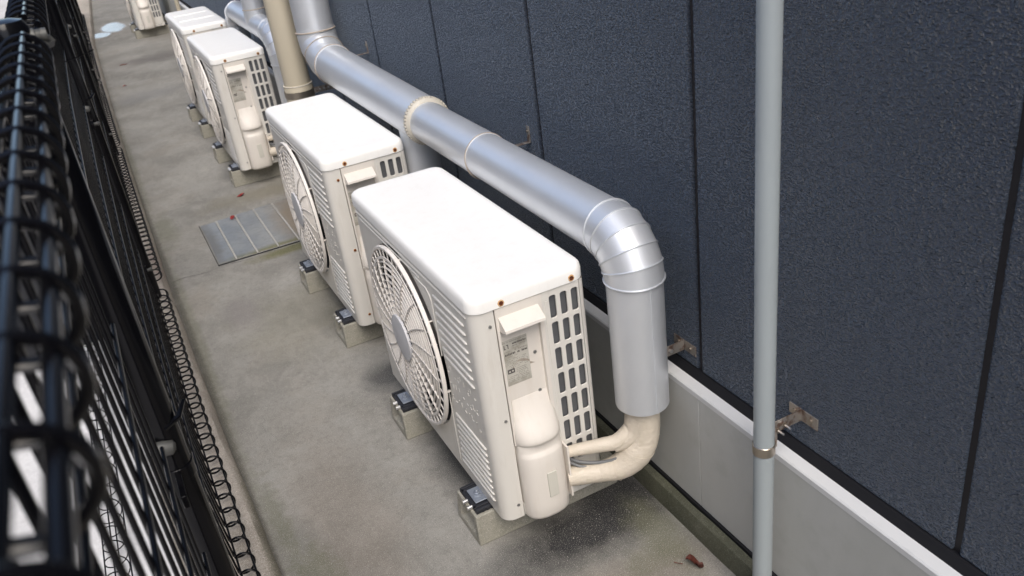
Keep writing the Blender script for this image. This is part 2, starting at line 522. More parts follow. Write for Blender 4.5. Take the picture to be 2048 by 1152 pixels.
for i in range(5):
    bm.faces.new((ra[i], ra[(i + 1) % 5], rb[(i + 1) % 5], rb[i]))
wpart('flashing', bm, M_FLASH, smooth=False)
bm = bmesh.new()
fs = [-0.184 + 1.3 * k for k in range(-4, 16)]
for a, b in zip(fs, fs[1:]):
    box(bm, 0.42, 0.60, a + .0009, b - .0009, 0.068, 0.380)
wpart('foundation', bm, M_FOUND, bev=.001)
bm = bmesh.new()
for a, b in zip(fs, fs[1:]):
    a2, b2 = a + .3, b + .3
    pr_ = [(0.4195, .3745), (0.4195, .3865), (0.4225, .3895), (0.447, .3915), (0.60, .3915), (0.60, .3805), (0.423, .3805), (0.423, .3745)]
    A = [bm.verts.new((x, a2 + .0006, z)) for x, z in pr_]; B = [bm.verts.new((x, b2 - .0006, z)) for x, z in pr_]
    for i in range(len(pr_)):
        bm.faces.new((A[i], A[(i + 1) % 8], B[(i + 1) % 8], B[i]))
wpart('cap_strip', bm, M_CAP, smooth=False)
bm = bmesh.new()
rows = []
y = -6
prof = [(0.388, -.01), (0.390, .006), (0.391, .052), (0.394, .057), (0.4135, .058), (0.4135, -.01)]
while y < 22:
    rows.append([bm.verts.new((x + random.uniform(-.001, .001), y, z + (random.uniform(-.001, .001) if z > 0 else 0))) for x, z in prof]); y += .08
for a, b in zip(rows, rows[1:]):
    for i in range(5):
        bm.faces.new((a[i], a[i + 1], b[i + 1], b[i]))
wpart('footing', bm, M_FOOT)
bm = bmesh.new()
box(bm, 0.4138, 0.60, -6, 22, -.01, .0675)
wpart('base_gap', bm, M_FLASH, smooth=False)

bm = bmesh.new()
box(bm, -2.6, -2.4, -8, 22, 0.004, 2.8)  # added wall, blocks side light to darken the unit fronts
tag(link('added_shade_wall', bm, M_BLOCKW, bev=.01), 'added unseen grey wall beyond the pale ground, darkening the air conditioner fronts', 'wall')

# ================================================================ AIR CONDITIONER OUTDOOR UNIT
L, D, ZB, ZS, ZT = 0.8, 0.27, 0.10, 0.655, 0.694
FY, FZ, FR = 0.468, 0.388, 0.2475
def ringhole(bm, hole, border, depth_vec=None, mi=0):
    """hole loop and border loop of equal length -> quads between; optional walls"""
    n = len(hole)
    for i in range(n):
        a, b = i, (i + 1) % n
        q = [hole[a], hole[b], border[b], border[a]]
        q2 = []
        for v in q:
            if v not in q2: q2.append(v)
        if len(q2) >= 3:
            try: bm.faces.new(q2).material_index = mi
            except ValueError: pass
    if depth_vec is not None:
        inner = [bm.verts.new(v.co + depth_vec) for v in hole]
        for i in range(n):
            bm.faces.new((hole[i], hole[(i + 1) % n], inner[(i + 1) % n], inner[i])).material_index = mi

def build_unit():
    u = empty('air_conditioner', (0, 0, 0))
    # --- front panel with the round opening, rounded near corner and flange on the near side
    bm = bmesh.new()
    rc = 0.030
    y0, y1, z0, z1 = rc, L - rc, ZB, ZS
    angs = [2 * PI * k / 96 for k in range(96)]
    for (cy, cz) in ((y0, z0), (y1, z0), (y1, z1), (y0, z1)):
        angs.append(math.atan2(cz - FZ, cy - FY) % (2 * PI))
    angs.sort()
    hole, border = [], []
    for a in angs:
        ca, sa = math.cos(a), math.sin(a)
        hole.append(bm.verts.new((0, FY + FR * ca, FZ + FR * sa)))
        t = min([(y1 - FY) / ca if ca > 1e-9 else 1e9, (y0 - FY) / ca if ca < -1e-9 else 1e9,
                 (z1 - FZ) / sa if sa > 1e-9 else 1e9, (z0 - FZ) / sa if sa < -1e-9 else 1e9])
        border.append(bm.verts.new((0, FY + t * ca, FZ + t * sa)))
    ringhole(bm, hole, border, Vector((0.02, 0, 0)))
    # corner arcs near and far
    def corner(cx, cy, a0, seg=8):
        ps = [(cx + rc * math.cos(R(a0 + 90 * k / seg)), cy + rc * math.sin(R(a0 + 90 * k / seg))) for k in range(seg + 1)]
        return ps
    def wallstrip(ps, za, zb):
        a = [bm.verts.new((x, y, za)) for x, y in ps]; b = [bm.verts.new((x, y, zb)) for x, y in ps]
        for i in range(len(ps) - 1):
            bm.faces.new((a[i], a[i + 1], b[i + 1], b[i]))
    wallstrip(corner(rc, rc, 180) + [(0.0505, 0), (0.0505, 0.012)], ZB - .004, ZS)
    wallstrip([(0, rc), (0, L - rc)], ZB - .004, ZB)
    wallstrip(corner(rc, L - rc, 90)[::-1], ZB - .004, ZS)
    wallstrip([(rc, L), (D, L)], ZB - .004, ZS)
    # raised ribs: louvre lines, panel outline
    for k in range(8):
        z = 0.612 - 0.0228 * k
        stadium_bar(bm, 0.048, 0.222 - .004 * (k > 5), z, .0034, -.0006)
    for k in range(9):
        z = 0.287 - 0.0190 * k
        stadium_bar(bm, 0.042, 0.215 + 0.002 * k, z, .0034, -.0006)
    tube(bm, [(-.0005, 0.03, .640), (-.0005, L - .03, .640)], .0026, 6)
    tube(bm, [(-.0005, 0.30, .6255), (-.0005, L - .05, .6255)], .0022, 6)
    tube(bm, [(0, 0.248, .12), (0, 0.240, .34), (0, 0.2435, .30)], .0018, 6)
    tube(bm, [(-.0004, .238, .44), (-.0004, .238, .585), (-.0004, .243, .60), (-.0004, .262, .612), (-.0004, .33, .613)], .0020, 6)
    # short embossed strokes between the two louvre groups
    rs = random.Random(3)
    for row in range(3):
        for k in range(9):
            y = 0.215 - k * 0.019; z = 0.415 - row * 0.04 + rs.uniform(-.006, .006)
            a = rs.choice([(0.009, 0), (0, .012), (.007, .009)])
            tube(bm, [(-.0001, y, z), (-.0001, y - a[0], z + a[1])], .0010, 5)
            if rs.random() < .45:
                tube(bm, [(-.0001, y, z), (-.0001, y - a[1] * .7, z - a[0] * .7)], .0010, 5)
    fp = link('front_panel', bm, M_AC, u)
    # --- rear and bottom shell
    bm = bmesh.new()
    box(bm, D - .012, D + .0005, 0.018, L - .001, ZB, ZS)
    box(bm, 0.012, D - .012, 0.014, L - .014, ZB - .003, ZB + .008)
    link('back_panel', bm, M_AC, u, bev=.002)
    # --- side panel with vent slots
    bm = bmesh.new()
    X0, X1 = 0.1625, D
    hw, hh = .0084, .0280
    cols = [0.1882 + .0268 * i for i in range(3)]
    rowz = [0.611 - .0655 * i for i in range(7)]
    cell_x = [X0] + [(cols[i] + cols[i + 1]) / 2 for i in range(2)] + [cols[2] + .0134]
    cell_z = [ZS - .001] + [(rowz[i] + rowz[i + 1]) / 2 for i in range(6)] + [rowz[6] - .033]
    cache = {}
    def V(x, y, z):
        k = (round(x, 5), round(y, 5), round(z, 5))
        if k not in cache: cache[k] = bm.verts.new((x, y, z))
        return cache[k]
    for i, cx in enumerate(cols):
        for j, cz in enumerate(rowz):
            xa, xb, zt, zb = cell_x[i], cell_x[i + 1], cell_z[j], cell_z[j + 1]
            hole, bord = [], []
            rr = .0052
            for (sx, sz, a0) in ((1, 1, 0), (-1, 1, 90), (-1, -1, 180), (1, -1, 270)):
                for k in range(5):
                    a = R(a0 + 90 * k / 4)
                    hx = cx + sx * (hw - rr) + rr * math.cos(a); hz = cz + sz * (hh - rr) + rr * math.sin(a)
                    hole.append(V(hx, 0, hz))
                    X = xb if sx > 0 else xa; Z = zt if sz > 0 else zb
                    first = k == 0; last = k == 4
                    horiz_first = (a0 in (0, 180))
                    if first: bord.append(V(X, 0, hz) if horiz_first else V(hx, 0, Z))
                    elif last: bord.append(V(hx, 0, Z) if horiz_first else V(X, 0, hz))
                    else: bord.append(V(X, 0, Z))
            # slots are pressed in: outer loop flush, inner loop deeper and smaller
            mid = [bm.verts.new((v.co.x + (cx - v.co.x) * .04, .0012, v.co.z + (cz - v.co.z) * .015)) for v in hole]
            ringhole(bm, hole, bord)
            ringhole(bm, mid, hole, Vector((0, .0025, 0)))
    zl = cell_z[-1]
    def quad(p): bm.faces.new([bm.verts.new(q) for q in p])
    quad([(X0, 0, ZB + .03), (cell_x[-1], 0, ZB + .03), (cell_x[-1], 0, zl), (X0, 0, zl)])
    xr = cell_x[-1]
    ps = [(xr, 0)] + [(D - .016 + .016 * math.sin(R(t)), .016 - .016 * math.cos(R(t))) for t in (0, 20, 40, 60, 80, 90)] + [(D, .03)]
    a = [bm.verts.new((x, y, ZB + .03)) for x, y in ps]; b = [bm.verts.new((x, y, ZS - .001)) for x, y in ps]
    for i in range(len(ps) - 1): bm.faces.new((a[i], a[i + 1], b[i + 1], b[i]))
    # pressed outline beside the slots
    tube(bm, [(.1695, -.0002, .25), (.1685, -.0002, .622), (.1700, -.0002, .628), (.1755, -.0002, .629)], .0008, 5)
    link('side_grille', bm, M_AC, u, auto=50)
    bm = bmesh.new()
    box(bm, .176, D - .010, .0075, .012, ZB + .03, ZS - .005)
    link('cooling_fins', bm, M_FIN, u, smooth=False)
    bm = bmesh.new()
    box(bm, .053, D - .002, .0005, .02, ZB - .004, ZB + .0285)
    box(bm, .06, D - .05, .02, .5, ZB + .012, ZB + .018)
    link('base_rail', bm, M_AC, u, bev=.0015)
    # --- service cover: recess, lip, half-round lower hood
    bm = bmesh.new()
    cx0, cx1 = .0530, .1590
    # backing plate, slightly recessed between 0.32 and 0.60
    box(bm, cx0, cx1 + .003, .010, .014, ZB, ZS - .002)
    box(bm, cx0, cx0 + .006, -.001, .010, .30, ZS - .002)
    box(bm, cx1 - .006, cx1 + .003, -.001, .010, .30, ZS - .002)
    box(bm, cx0 + .006, cx1 - .006, -.001, .010, .628, ZS - .002)
    # lip: wedge, pale top facing the sky
    A = [(-.001, .632), (-.030, .612), (-.031, .606), (-.026, .604), (-.001, .598), (.010, .598), (.010, .632)]
    for xs in ((cx0 + .006, cx1 - .006),):
        va = [bm.verts.new((xs[0], y, z)) for y, z in A]; vb = [bm.verts.new((xs[1], y, z)) for y, z in A]
        for i in range(len(A)): bm.faces.new((va[i], va[(i + 1) % len(A)], vb[(i + 1) % len(A)], vb[i]))
        bm.faces.new(va); bm.faces.new(vb[::-1])
    # hood
    def prof(depth, seg=16, wx=1.0, e=(.68, .60)):
        ps = []
        mx = (cx0 + cx1) / 2 + .004; hw_ = ((cx1 - cx0) / 2 + .003) * wx
        for k in range(seg + 1):
            t = PI * k / seg
            c_, s_ = math.cos(t), math.sin(t)
            ps.append((mx - hw_ * math.copysign(abs(c_) ** e[0], c_), .010 - depth * abs(s_) ** e[1]))
        return ps
    levels = [(.412, .0005, .82), (.398, .006, .86), (.378, .014, .91), (.358, .026, .96), (.340, .038, .985), (.327, .0455, 1.0), (.319, .0490, 1.005), (.312, .0500, 1.005), (.307, .0485, 1.0), (.304, .0445, .985), (.3015, .0400, .975), (.297, .0385, .970), (.284, .0390, .972), (.2785, .0415, .98), (.274, .0455, .99), (.268, .0475, 1.0), (.240, .049, 1.0), (.135, .052, 1.0), (.104, .0515, 1.0), (.096, .048, .985), (.0915, .040, .95), (.090, .005, .85)]
    rings = [[bm.verts.new((x, y, z)) for x, y in prof(d, 28, wx, (.92, .82) if z > .300 else (.80, .70))] for z, d, wx in levels]
    for a, b in zip(rings, rings[1:]):
        for i in range(28): bm.faces.new((a[i], a[i + 1], b[i + 1], b[i]))
    bm.faces.new(rings[0]); bm.faces.new(rings[-1][::-1])
    box(bm, cx1 + .006, cx1 + .0105, -.030, .010, .118, .262)
    cover = link('service_cover', bm, M_PLAST, u, auto=42, bev=.0012)
    bm = bmesh.new()
    box(bm, .103, .127, -.0435, -.0405, .155, .225)
    link('embossed_tag', bm, M_EMB, cover, bev=.001)
    for z in (.513, .413):
        bm = bmesh.new()
        cyl(bm, (.1365, .0103, z), (.1365, .0088, z), .0042, 14)
        link('screw', bm, M_SCREW, cover)
    # label with faded print
    bm = bmesh.new()
    box(bm, .0605, .1215, .0092, .0101, .452, .566)
    lab = link('rating_label', bm, M_LABEL, cover, smooth=False)
    bm = bmesh.new()
    yk0, yk1 = .0086, .0092
    rs = random.Random(11)
    def line(x, x1, z, h, p=.75, mi=1):
        while x < x1:
            wd = rs.uniform(.0012, .004)
            if rs.random() < p:
                box(bm, x, min(x + wd, x1), yk0, yk1, z, z + h * rs.uniform(.6, 1), mi)
            x += wd + rs.uniform(.0006, .0016)
    line(.063, .120, .5605, .0022)
    for (a, b) in ((.0655, .0672), (.0745, .0762)):
        box(bm, a, b, yk0, yk1, .545, .5555, 0)
    box(bm, .0672, .0700, yk0, yk1, .545, .5465, 0)
    box(bm, .0715, .0745, yk0, yk1, .554, .5555, 0)
    line(.086, .118, .553, .0042, .95, 0); line(.086, .118, .5475, .0030, .9); line(.086, .100, .5425, .0015)
    line(.066, .079, .5375, .0018); line(.090, .118, .5365, .003, .9, 1)
    line(.066, .119, .5285, .0052, .95, 0); line(.066, .095, .524, .0018)
    for i in range(6): line(.064, .118, .517 - .0042 * i, .0015, .6)
    box(bm, .0665, .0835, yk0, yk1, .4825, .4935, 0)
    for i in range(8): line(.088 if i < 4 else .066, .112 + .001 * i, .490 - .0042 * i, .0018, .8, 1)
    pr2 = link('label_print', bm, M_INK, lab, smooth=False, mats=[M_INK, M_INKP])
    bm = bmesh.new()
    for (x, z) in ((.0712, .4876), (.0785, .4883)):
        cyl(bm, (x, .0086, z), (x, .0082, z), .0022, 10)
    link('label_symbol', bm, M_LABEL, lab)
    bm = bmesh.new()
    pts = [(.079 + .0405 * (1 - math.cos(t)) / 1.0 * .98, .492 + .016 * math.sin(t) - .020 * max(0, t - 1)) for t in [PI * .62 * k / 10 for k in range(11)]]
    a = [bm.verts.new((x, .00905, z)) for x, z in pts]; b = [bm.verts.new((min(x + .003, .1212), .00905, z + .0045 * math.sin(i / 10 * PI) + .0012)) for i, (x, z) in enumerate(pts)]
    for i in range(10): bm.faces.new((a[i], a[i + 1], b[i + 1], b[i]))
    link('label_smudge', bm, M_SMUDGE, lab, smooth=False)
    # --- lid
    bm = bmesh.new()
    o = .0035
    lv = [(ZS + .0005, 0, .032), (ZS + .020, 0, .032), (ZS + .030, .0015, .032), (ZS + .0345, .005, .030), (ZS + .0375, .010, .027), (ZS + .0390, .017, .022), (ZS + .0385, .030, .016), (ZS + .0385, .060, .01)]
    rings = [[bm.verts.new((x, y, z)) for x, y in outline(-o + i_, D + o - i_, -o + i_, L + o - i_, r, 8)] for z, i_, r in lv]
    for a, b in zip(rings, rings[1:]):
        n = len(a)
        for i in range(n): bm.faces.new((a[i], a[(i + 1) % n], b[(i + 1) % n], b[i]))
    bm.faces.new(rings[-1])
    inner = [bm.verts.new((x, y, ZS + .0005)) for x, y in outline(.004, D - .004, .004, L - .004, .028, 8)]
    n = len(inner)
    for i in range(n): bm.faces.new((rings[0][i], inner[i], inner[(i + 1) % n], rings[0][(i + 1) % n]))
    lid = link('lid', bm, M_LID, u, auto=60)
    # --- fan opening
    bm = bmesh.new()
    tube(bm, [(.02, FY, FZ), (.13, FY, FZ)], FR, 64, caps=False)
    bm.faces.new([bm.verts.new((.13, FY + FR * math.cos(2 * PI * k / 64), FZ + FR * math.sin(2 * PI * k / 64))) for k in range(64)])
    link('fan_housing', bm, M_DARK, u)
    bm = bmesh.new()
    for b in range(3):
        g = []
        for i in range(9):
            rr = .045 + .165 * i / 8
            row = []
            for j in range(9):
                a = b * 2 * PI / 3 + .25 + (j / 8) * (1.25 - .3 * i / 8) + .35 * i / 8
                row.append(bm.verts.new((.022 + .045 * j / 8 + .01 * math.sin(i / 8 * PI), FY + rr * math.cos(a), FZ + rr * math.sin(a))))
            g.append(row)
        for i in range(8):
            for j in range(8): bm.faces.new((g[i][j], g[i + 1][j], g[i + 1][j + 1], g[i][j + 1]))
    cyl(bm, (.02, FY, FZ), (.09, FY, FZ), .05, 32)
    link('fan_blades', bm, M_BLADE, u)
    # guard
    bm = bmesh.new()
    def gx(r):                                   # profile of the guard: nearly flat, sinks at the rim
        t = max(0, (r - .17) / .07)
        return -.0255 + .004 * (r / .2) ** 2 + .006 * t * t
    def P(r, a, off=0): return Vector((gx(r) + off, FY + r * math.cos(a), FZ + r * math.sin(a)))
    nsp = 20
    for k in range(nsp):
        a0 = 2 * PI * k / nsp
        pts = []
        for i in range(11):
            t = i / 10
            r = .052 + (.214 - .052) * t
            pts.append(P(r, a0 + .10 * t * t))
        # flat deep blades: rectangular section (thin in the plane, deep along X)
        prev = None
        for i, p in enumerate(pts):
            q = pts[min(i + 1, 10)] - pts[max(i - 1, 0)]
            s = Vector((0, -q.z, q.y)).normalized() * .0015
            dp = .008 - .005 * (i / 10) ** 2
            ring = [bm.verts.new(p + s + Vector((-.001, 0, 0))), bm.verts.new(p - s + Vector((-.001, 0, 0))), bm.verts.new(p - s + Vector((dp, 0, 0))), bm.verts.new(p + s + Vector((dp, 0, 0)))]
            if prev:
                for j in range(4): bm.faces.new((prev[j], prev[(j + 1) % 4], ring[(j + 1) % 4], ring[j]))
            prev = ring
    def gring(r, wd, dep, xo=0, a0=0, a1=2 * PI, seg=96):
        prev = None
        n = max(2, int(seg * (a1 - a0) / (2 * PI)))
        first = None
        for i in range(n + 1):
            a = a0 + (a1 - a0) * i / n
            c_, s_ = math.cos(a), math.sin(a)
            x = gx(r) + xo
            ring = [bm.verts.new((xx, FY + rr * c_, FZ + rr * s_)) for xx, rr in ((x, r - wd), (x, r + wd), (x + dep, r + wd), (x + dep, r - wd))]
            if prev:
                for j in range(4): bm.faces.new((prev[j], prev[(j + 1) % 4], ring[(j + 1) % 4], ring[j]))
            prev = ring
    for r in (.082, .100, .118, .136, .154, .172, .190, .204):
        gring(r, .0014, .005)
    gring(.2150, .0038, .0025)
    for k in range(44):                           # tabs across the dark gap
        a = 2 * PI * (k + .5) / 44
        M = Matrix.Translation((0, FY, FZ)) @ Matrix.Rotation(a, 4, 'X')
        box(bm, gx(.219) + .001, gx(.219) + .0035, .2180, .2395, -.0016, .0016, M=M)
    # outer rim ring with a sloped outer face
    prev = None
    for i in range(129):
        a = 2 * PI * i / 128
        c_, s_ = math.cos(a), math.sin(a)
        ring = [bm.verts.new((x, FY + r * c_, FZ + r * s_)) for x, r in ((-.0165, .2370), (-.0178, .2385), (-.0178, .2440), (-.0155, .2458), (-.012, .2462), (-.008, .2458), (-.008, .2370))]
        if prev:
            for j in range(7): bm.faces.new((prev[j], prev[(j + 1) % 7], ring[(j + 1) % 7], ring[j]))
        prev = ring
    for k in range(8):
        a = 2 * PI * (k + .25) / 8
        M = Matrix.Translation((0, FY, FZ)) @ Matrix.Rotation(a, 4, 'X')
        box(bm, -.008, .004, .2380, .2430, -.0016, .0016, M=M)
    guard = link('fan_guard', bm, M_GUARD, u, auto=40)
    bm = bmesh.new()
    tube(bm, [(-.0310, FY, FZ), (-.0300, FY, FZ), (-.023, FY, FZ)], [.058, .0635, .064], 48)
    link('hub_disc', bm, M_HUB, guard)
    return u

def add_screws(u, rusty_side, rusty_lid=True):
    for x, z in ((.069, .6655), (.236, .6655)):
        bm = bmesh.new()
        cyl(bm, (x, -.0036, z), (x, -.0042, z), .0074 if rusty_lid else .004, 14, 1)
        cyl(bm, (x, -.0040, z), (x, -.0062, z), .0048, 10, 0)
        for v in bm.verts:
            if abs(v.co.y + .0042) < 1e-5: v.co.z -= .001
        link('rusty_screw' if rusty_lid else 'screw', bm, M_RUST, u, mats=[M_RUST, M_HALO])
    for x, z in ((.0385, .618), (.0400, .375), (.0385, .135)):
        bm = bmesh.new()
        if rusty_side: cyl(bm, (x, -.0000, z), (x, -.0006, z), .0052, 12, 1)
        cyl(bm, (x, -.0002, z), (x, -.0022, z), .0038, 10, 0)
        link('rusty_screw' if rusty_side else 'screw', bm, M_RUST, u, mats=[M_RUST if rusty_side else M_SCREW, M_HALO])

def add_rail_screws(u):
    for x, z in ((.204, .1135), (.217, .1100), (.232, .1145)):
        bm = bmesh.new()
        cyl(bm, (x, .0004, z), (x, -.0018, z), .0042, 12)
        link('screw', bm, M_SCREW, u)

def add_feet(u, ys):
    for y in ys:
        bm = bmesh.new()
        box(bm, -.030, D - .02, y - .027, y + .027, .0955, .0985)
        bmesh.ops.recalc_face_normals(bm, faces=bm.faces)
        cyl(bm, (-.014, y, .0985), (-.014, y, .1010), .0125, 18)
        cyl(bm, (-.014, y, .101), (-.014, y, .106), .0075, 6)
        cyl(bm, (-.014, y, .106), (-.014, y, .112), .004, 10)
        link('mounting_foot', bm, M_FOOTM, u, bev=.0008)

unit0 = build_unit()
def set_unit(u, x, y, label, rusty_side, ribs=0):
    u.location = (x, y, 0)
    tag(u, label, 'air conditioner', 'outdoor air conditioner units in a row along the wall')
    add_screws(u, rusty_side)
    add_feet(u, FEET)
    add_rail_screws(u)
    if ribs:
        for k in range(ribs):
            bm = bmesh.new()
            yy = L * (k + 1) / (ribs + 1)
            tube(bm, [(.03, yy, ZT - .0008), (D - .03, yy, ZT - .0008)], .0035, 6)
            link('lid_rib', bm, M_LID, u)
FEET = (0.13, 0.63)
UNITS = [
    (0.0, 0.0, 'nearest white outdoor air conditioner, with the clearest printed label on its side', False, 0),
    (0.008, 1.113, 'white outdoor air conditioner with rusty corner screws, directly behind the nearest one', True, 0),
    (0.005, 3.134, 'white outdoor air conditioner standing just beyond the drain cover and the beige pipe', False, 0),
    (0.020, 4.249, 'white outdoor air conditioner whose lid is crossed by two low ribs', False, 2),
    (0.045, 8.85, 'farthest white outdoor air conditioner, beside the wet patch at the top', False, 0),
]
units = [unit0] + [copy_tree(unit0) for _ in UNITS[1:]]
for u, a in zip(units, UNITS):
    set_unit(u, *a)

# ---------------------------------------------------------------- concrete blocks under the units
def build_block():
    t = empty('concrete_block', (0, 0, 0))
    bm = bmesh.new()
    # cross-section along Y (trapezoid), length along X, recessed near end
    x0, x1 = -.052, .345
    sec = [(-.067, 0), (.067, 0), (.058, .083), (-.058, .083)]
    a = [bm.verts.new((x0 + (.006 if z > 0 else 0), y, z)) for y, z in sec]
    b = [bm.verts.new((x1, y, z)) for y, z in sec]
    for i in range(4): bm.faces.new((a[i], a[(i + 1) % 4], b[(i + 1) % 4], b[i]))
    bm.faces.new(b)
    cy, cz = 0, .040
    ins = [bm.verts.new((x0 + .003, cy + (v.co.y - cy) * .72, cz + (v.co.z - cz) * .66)) for v in a]
    ins2 = [bm.verts.new((x0 + .022, cy + (v.co.y - cy) * .52, cz + (v.co.z - cz) * .45)) for v in a]
    for i in range(4):
        bm.faces.new((a[i], a[(i + 1) % 4], ins[(i + 1) % 4], ins[i]))
        bm.faces.new((ins[i], ins[(i + 1) % 4], ins2[(i + 1) % 4], ins2[i]))
    bm.faces.new(ins2)
    link('block_body', bm, M_BLOCK, t, bev=.003)
    bm = bmesh.new()
    box(bm, -.040, .31, -.050, .050, .0832, .0925)
    for s in (-.046, -.035, .035, .046): box(bm, -.0395, .31, s - .0035, s + .0035, .0925, .0955)
    box(bm, -.0395, -.034, -.040, .040, .0925, .0955)
    for k in range(7):
        box(bm, -.026 + .012 * k, -.020 + .012 * k, -.052, -.048, .0845, .0945)
    link('rubber_pad', bm, M_RUBBER, t, bev=.0008)
    for s in (-.022, .004):
        bm = bmesh.new()
        cyl(bm, (-.052, s, .0880), (-.036, s, .0880), .0052, 10)
        link('bolt', bm, M_ZINC, t)
    return t
blk0 = build_block()
names = []
who = ['the nearest air conditioner', 'the air conditioner with rusty corner screws', 'the air conditioner beyond the drain cover',
       'the air conditioner with the ribbed lid', 'the farthest air conditioner']
first = True
for ui, (ux, uy, *_r) in enumerate(UNITS):
    for k, fy in enumerate(FEET):
        b = blk0 if first else copy_tree(blk0)
        first = False
        b.location = (ux, uy + fy, 0)
        b.rotation_euler.z = random.uniform(-.012, .012)
        tag(b, ('concrete block under the near end of ' if k == 0 else 'concrete block under the far end of ') + who[ui],
            'concrete block', 'concrete blocks under the air conditioners')

# ================================================================ METAL DUCTS
def elbow(name, parent, cy, cz, x, Rb, r, a0, a1, n, bead=.0020):
    """gored elbow in the YZ plane about (cy, cz)"""
    bm = bmesh.new()
    pts = [Vector((x, cy + Rb * math.cos(a), cz + Rb * math.sin(a))) for a in [a0 + (a1 - a0) * k / n for k in range(n + 1)]]
    seg = 48
    rings = []
    for k, p in enumerate(pts):
        a = a0 + (a1 - a0) * k / n
        rad = Vector((0, math.cos(a), math.sin(a)))
        # radial scaling keeps the gores mitred
        rings.append([bm.verts.new(p + rad * math.cos(t) * r * (1.0 if k in (0, n) else 1.02) + Vector((1, 0, 0)) * math.sin(t) * r) for t in [2 * PI * j / seg for j in range(seg)]])
    # hard gores: duplicate rings so each gore shades as a straight piece
    for k in range(n):
        A = [bm.verts.new(v.co) for v in rings[k]]; B = [bm.verts.new(v.co) for v in rings[k + 1]]
        for j in range(seg): bm.faces.new((A[j], A[(j + 1) % seg], B[(j + 1) % seg], B[j]))
    bmesh.ops.delete(bm, geom=[v for rg in rings for v in rg], context='VERTS')
    e = link(name, bm, M_DUCT, parent)
    for k in range(n + 1):
        a = a0 + (a1 - a0) * k / n
        rad = Vector((0, math.cos(a), math.sin(a)))
        bm = bmesh.new()
        cpts = [pts[k] + rad * math.cos(t) * (r + .0004) * (1.0 if k in (0, n) else 1.02) + Vector((1, 0, 0)) * math.sin(t) * (r + .0004) for t in [2 * PI * j / seg for j in range(seg)]]
        tube(bm, cpts, bead if k not in (0, n) else bead * 1.1, 8, closed=True)
        link('seam_bead', bm, M_DUCT if k not in (0, n) else M_DUCT, e)
    return e

def straight(name, parent, pts, r, seg=48, lap=None):
    bm = bmesh.new()
    tube(bm, pts, r, seg)
    return link(name, bm, M_DUCT, parent, auto=50)

def joint(parent, c, n, r, wd=.0022, mat=None, name='joint_ring'):
    bm = bmesh.new()
    torus(bm, c, n, r, wd)
    return link(name, bm, mat or M_SEALB, parent)

dx = 0.342
ZH, RD, RL = 0.746, 0.0612, 0.0715
# --- near duct
YF0 = 1.028
dA = empty('metal_duct', (dx, 0, 0))
tag(dA, 'long silver metal duct beside the two nearest air conditioners, with a ribbed elbow in front', 'duct')
EB = 0.084
elbow('elbow', dA, .002, ZH - EB, 0, EB, .0635, PI / 2, PI, 5)
straight('duct_section', dA, [(0, .002, ZH), (0, .610, ZH + .002)], RD)
straight('duct_section', dA, [(0, .610, ZH + .002), (0, YF0, ZH + .004)], RD + .0012)
joint(dA, (0, .612, ZH + .002), (0, 1, 0), RD + .0008)
joint(dA, (0, .612, ZH - .002), (0, 1, 0), RD + .0012, .0014)
dy = .002 - EB
straight('duct_drop', dA, [(0, dy, ZH - EB), (0, dy, .347)], .0605)
bm = bmesh.new(); box(bm, -.002, .002, dy - .0618, dy - .060, .347, ZH - EB)
link('lap_seam', bm, M_DUCT, dA)
# flange with notched rim
bm = bmesh.new()
nseg = 60
YF = 1.035
c0 = Vector((0, YF, ZH + .005))
tube(bm, [c0 + Vector((0, -.013, 0)), c0 + Vector((0, -.012, 0)), c0 + Vector((0, -.004, 0)), c0 + Vector((0, .012, 0))], [RD + .0015, RD + .0035, RL + .0004, RL + .0010], nseg)
for k in range(44):
    a = 2 * PI * k / 44
    M = Matrix.Translation(c0) @ Matrix.Rotation(a, 4, 'Y')
    box(bm, -.0031, .0031, -.0020, .0115, RL, RL + .0042, M=M)
link('flange', bm, M_FLANGE, dA, bev=.0006)
bm = bmesh.new()
tube(bm, [(0, YF + .012, ZH + .005), (0, 1.5, ZH + .010), (0, 2.035, ZH + .016)], [RL, RL + .003, RL + .006], 48)
link('duct_section', bm, M_DUCT, dA, auto=50)
# mitred bend going up
zb_ = ZH + .016
RU = RL + .006
bm = bmesh.new()
tube(bm, [(0, 2.035, zb_), (0, 2.115, zb_ + .008), (0, 2.205, zb_ + .055), (0, 2.225, zb_ + .115)], RU + .003, 48)
link('mitred_bend', bm, M_DUCT, dA, auto=15)
joint(dA, (0, 2.035, zb_), (0, 1, .02), RU + .003)
joint(dA, (0, 2.225, zb_ + .115), (0, .05, 1), RU + .0035, .003)
joint(dA, (0, 2.160, zb_ + .030), (0, .85, .5), RU + .0045, .0016)
straight('duct_riser', dA, [(0, 2.225, zb_ + .115), (0, 2.225, 3.2)], RU)
# drop behind the second unit
straight('duct_drop', dA, [(0, 1.150, ZH - .02), (0, 1.150, .30)], .058)
# --- far duct
dB = empty('metal_duct', (dx, 0, 0))
tag(dB, 'shorter distant silver metal duct, half hidden by the thick beige pipe', 'duct')
elbow('elbow', dB, 3.20, ZH - .140, 0, .140, .0625, PI / 2, PI, 5)
straight('duct_drop', dB, [(0, 3.06, ZH - .14), (0, 3.06, .31)], .0605)
straight('duct_section', dB, [(0, 3.20, ZH), (0, 4.10, ZH)], .0600)
elbow('elbow', dB, 4.10, ZH - .10, 0, .10, .0615, PI / 2, 0, 3)
straight('duct_drop', dB, [(0, 4.20, ZH - .10), (0, 4.20, .31)], .0600)
straight('duct_riser', dB, [(0, 3.49, ZH + .02), (0, 3.49, 3.2)], .0590)
joint(dB, (0, 3.49, ZH + .085), (0, 0, 1), .0605, .003)
straight('duct_saddle', dB, [(0, 3.49, ZH), (0, 3.49, ZH + .085)], .0620)
